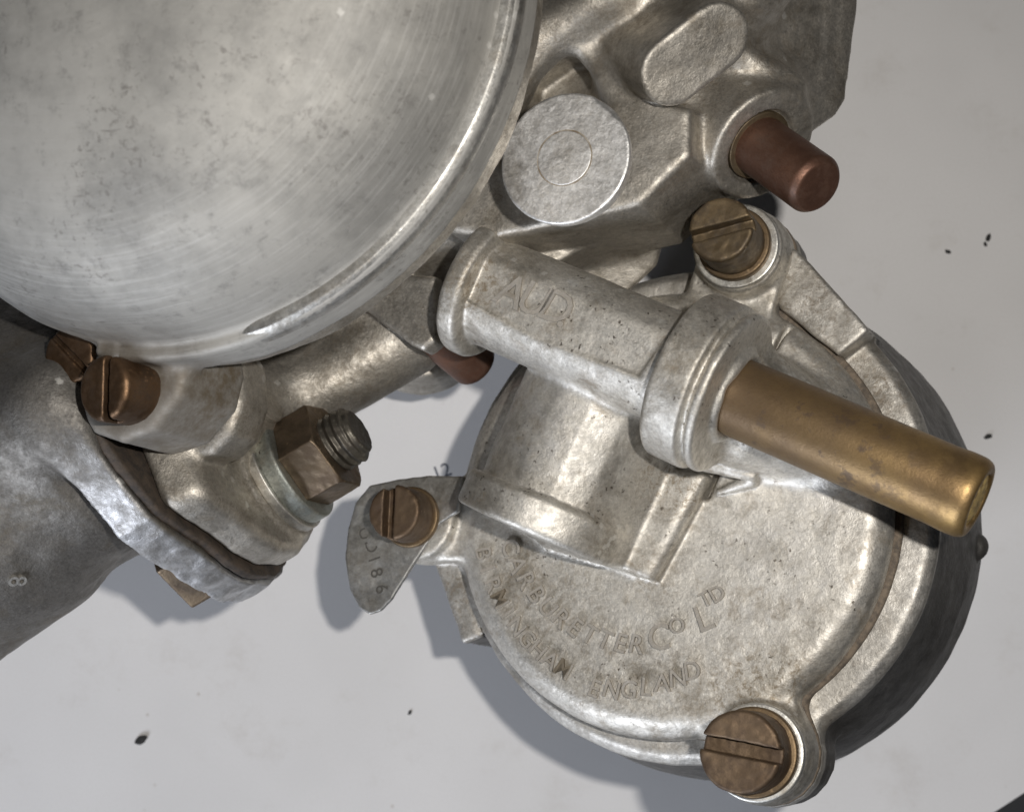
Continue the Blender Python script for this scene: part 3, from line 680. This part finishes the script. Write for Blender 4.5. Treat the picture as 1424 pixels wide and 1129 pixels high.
elbow_M = cast_metal('elbow_casting', (.22, .21, .195), (.115, .108, .10), (.10, .085, .065), .4, rough=.50, pits=.25, grain=1.3, seed=9, oxide=.06)
M = elbow_M; hb = M.dot(NB.o, b); band = M.math('MULTIPLY', M.ramp(hb, (FLH - 7.2) * .001, (FLH - 6.6) * .001), M.ramp(hb, (FLH - 1.8) * .001, (FLH - 1.2) * .001, 1, 0))
band = M.math('MULTIPLY', M.math('MULTIPLY', band, M.spot(NB.pt(10, 8, FLH - 5), 22, .4)), M.ramp(M.noise(.5, 5, .65), .3, .7, .3, .9))       # flange edge rubbed bright
M.link(M.mix(band, M.b.inputs['Base Color'].links[0].from_socket, (.66, .665, .68)), M.b.inputs['Base Color']); M.link(M.math('SUBTRACT', M.b.inputs['Roughness'].links[0].from_socket, M.math('MULTIPLY', band, .16)), M.b.inputs['Roughness'])
elbow = field_object('inlet_elbow', E_, elbow_M.m, root)
Gf = Field(*box_of([NB.pt(x, y, FLH - q) for x, y in flange(0) for q in (0, 2)], 2), .33)
Gf.add(extrude(NB, flange(-.2), FLH - 1.4, FLH + .1, .3)); Gf.rough(.12, 1.6)
M = Mat('flange_gasket_fibre'); M.set(Base_Color=M.mix(M.ramp(M.noise(.6, 5, .7), .38, .66), (.06, .044, .032), (.028, .022, .018)), Roughness=.72); M.bump(M.noise(2.4, 4), .4, .2)
field_object('flange_gasket', Gf, M.m, root)
HB = Frame(NB.pt(0, 3, FLH - 7.0), b, n); Xb = Field(*box_of([HB.pt(a * 9, c * 9, h) for a in (-1, 1) for c in (-1, 1) for h in (-7, 1)], 1), .25)
Xb.add(extrude(HB, hexa(7.8), -5.4, .4, .3)); field_object('bolt_head', Xb, nut_m, root)
from mathutils.bvhtree import BVHTree
def surface(o, px, py):                                  # the point of a casting seen at a photo position, and its outward direction
    t = BVHTree.FromPolygons([v.co for v in o.data.vertices], [p.vertices for p in o.data.polygons]); d = ray((px, py))
    p, nn, _, _ = t.ray_cast(Vector(CAM * .001), Vector(d)); return np.array(p) * 1000, np.array(nn) * (1 if nn.dot(Vector(d)) < 0 else -1)
ep, en = surface(elbow, 24, 806); EF = Frame(ep, en, V(0, -1, 0))
emboss('raised_figure', [('8', 3.4, lambda x, y, h: EF.pt(x, y - 1.2, h))], elbow_M.m, elbow, .4)
for px, py, rad in ((375, 556, 3.2),):
    ep, en = surface(body, px, py)
    lathe_object('casting_mark', Frame(ep, en), rounded([(0, .14), (rad * .94, .14), (rad, .04), (rad, -.8), (0, -.8)], .06), body_M.m, body)
# rusty screw on the elbow behind the chamber lug
RS = Frame(at(95, 494, 69), unit(V(-.35, .05, .93)))
screw('elbow_screw', RS.o, RS.w, 3.6, -7.0, 0, ((85, 480), (112, 508)), dark_screw, None, slot_w=.8, slot_d=.6)

# ------------------------------------------------------------------ grit on the paper
M = Mat('black_grit'); M.set(Base_Color=(.02, .02, .02), Roughness=.8)
GRIT = ((197, 1028, .85, 'largest black grit speck, lying alone on paper below the elbow'), (1374, 331, .55, 'larger of two close grit specks beyond the brown pin'),
        (1370, 340, .35, 'smaller of two close grit specks beyond the brown pin'), (1318, 350, .4, 'single small grit speck between the brown pin and a pair of specks'),
        (1374, 607, .55, 'black grit speck on paper just above the brass pipe end'), (570, 990, .35, 'tiny grit speck on paper below the stamped tag'))
for i, (px, py, r, lab) in enumerate(GRIT):
    rs = random.Random(i); bm = bmesh.new(); bmesh.ops.create_icosphere(bm, subdivisions=2, radius=1)
    for v in bm.verts: v.co = Vector((v.co.x * r * 1.3, v.co.y * r * .8, (v.co.z + .8) * r * .4)) * rs.uniform(.75, 1.15)
    me = bpy.data.meshes.new('grit_speck'); bm.to_mesh(me); bm.free(); me.materials.append(M.m)
    o = bpy.data.objects.new('grit_speck', me); col.objects.link(o); o.scale = (.001,) * 3; o.location = at(px, py, 0) * .001; o.rotation_euler = (0, 0, R_(35 + 40 * i))
    tag(o, lab, 'grit', 'grit specks on the paper')
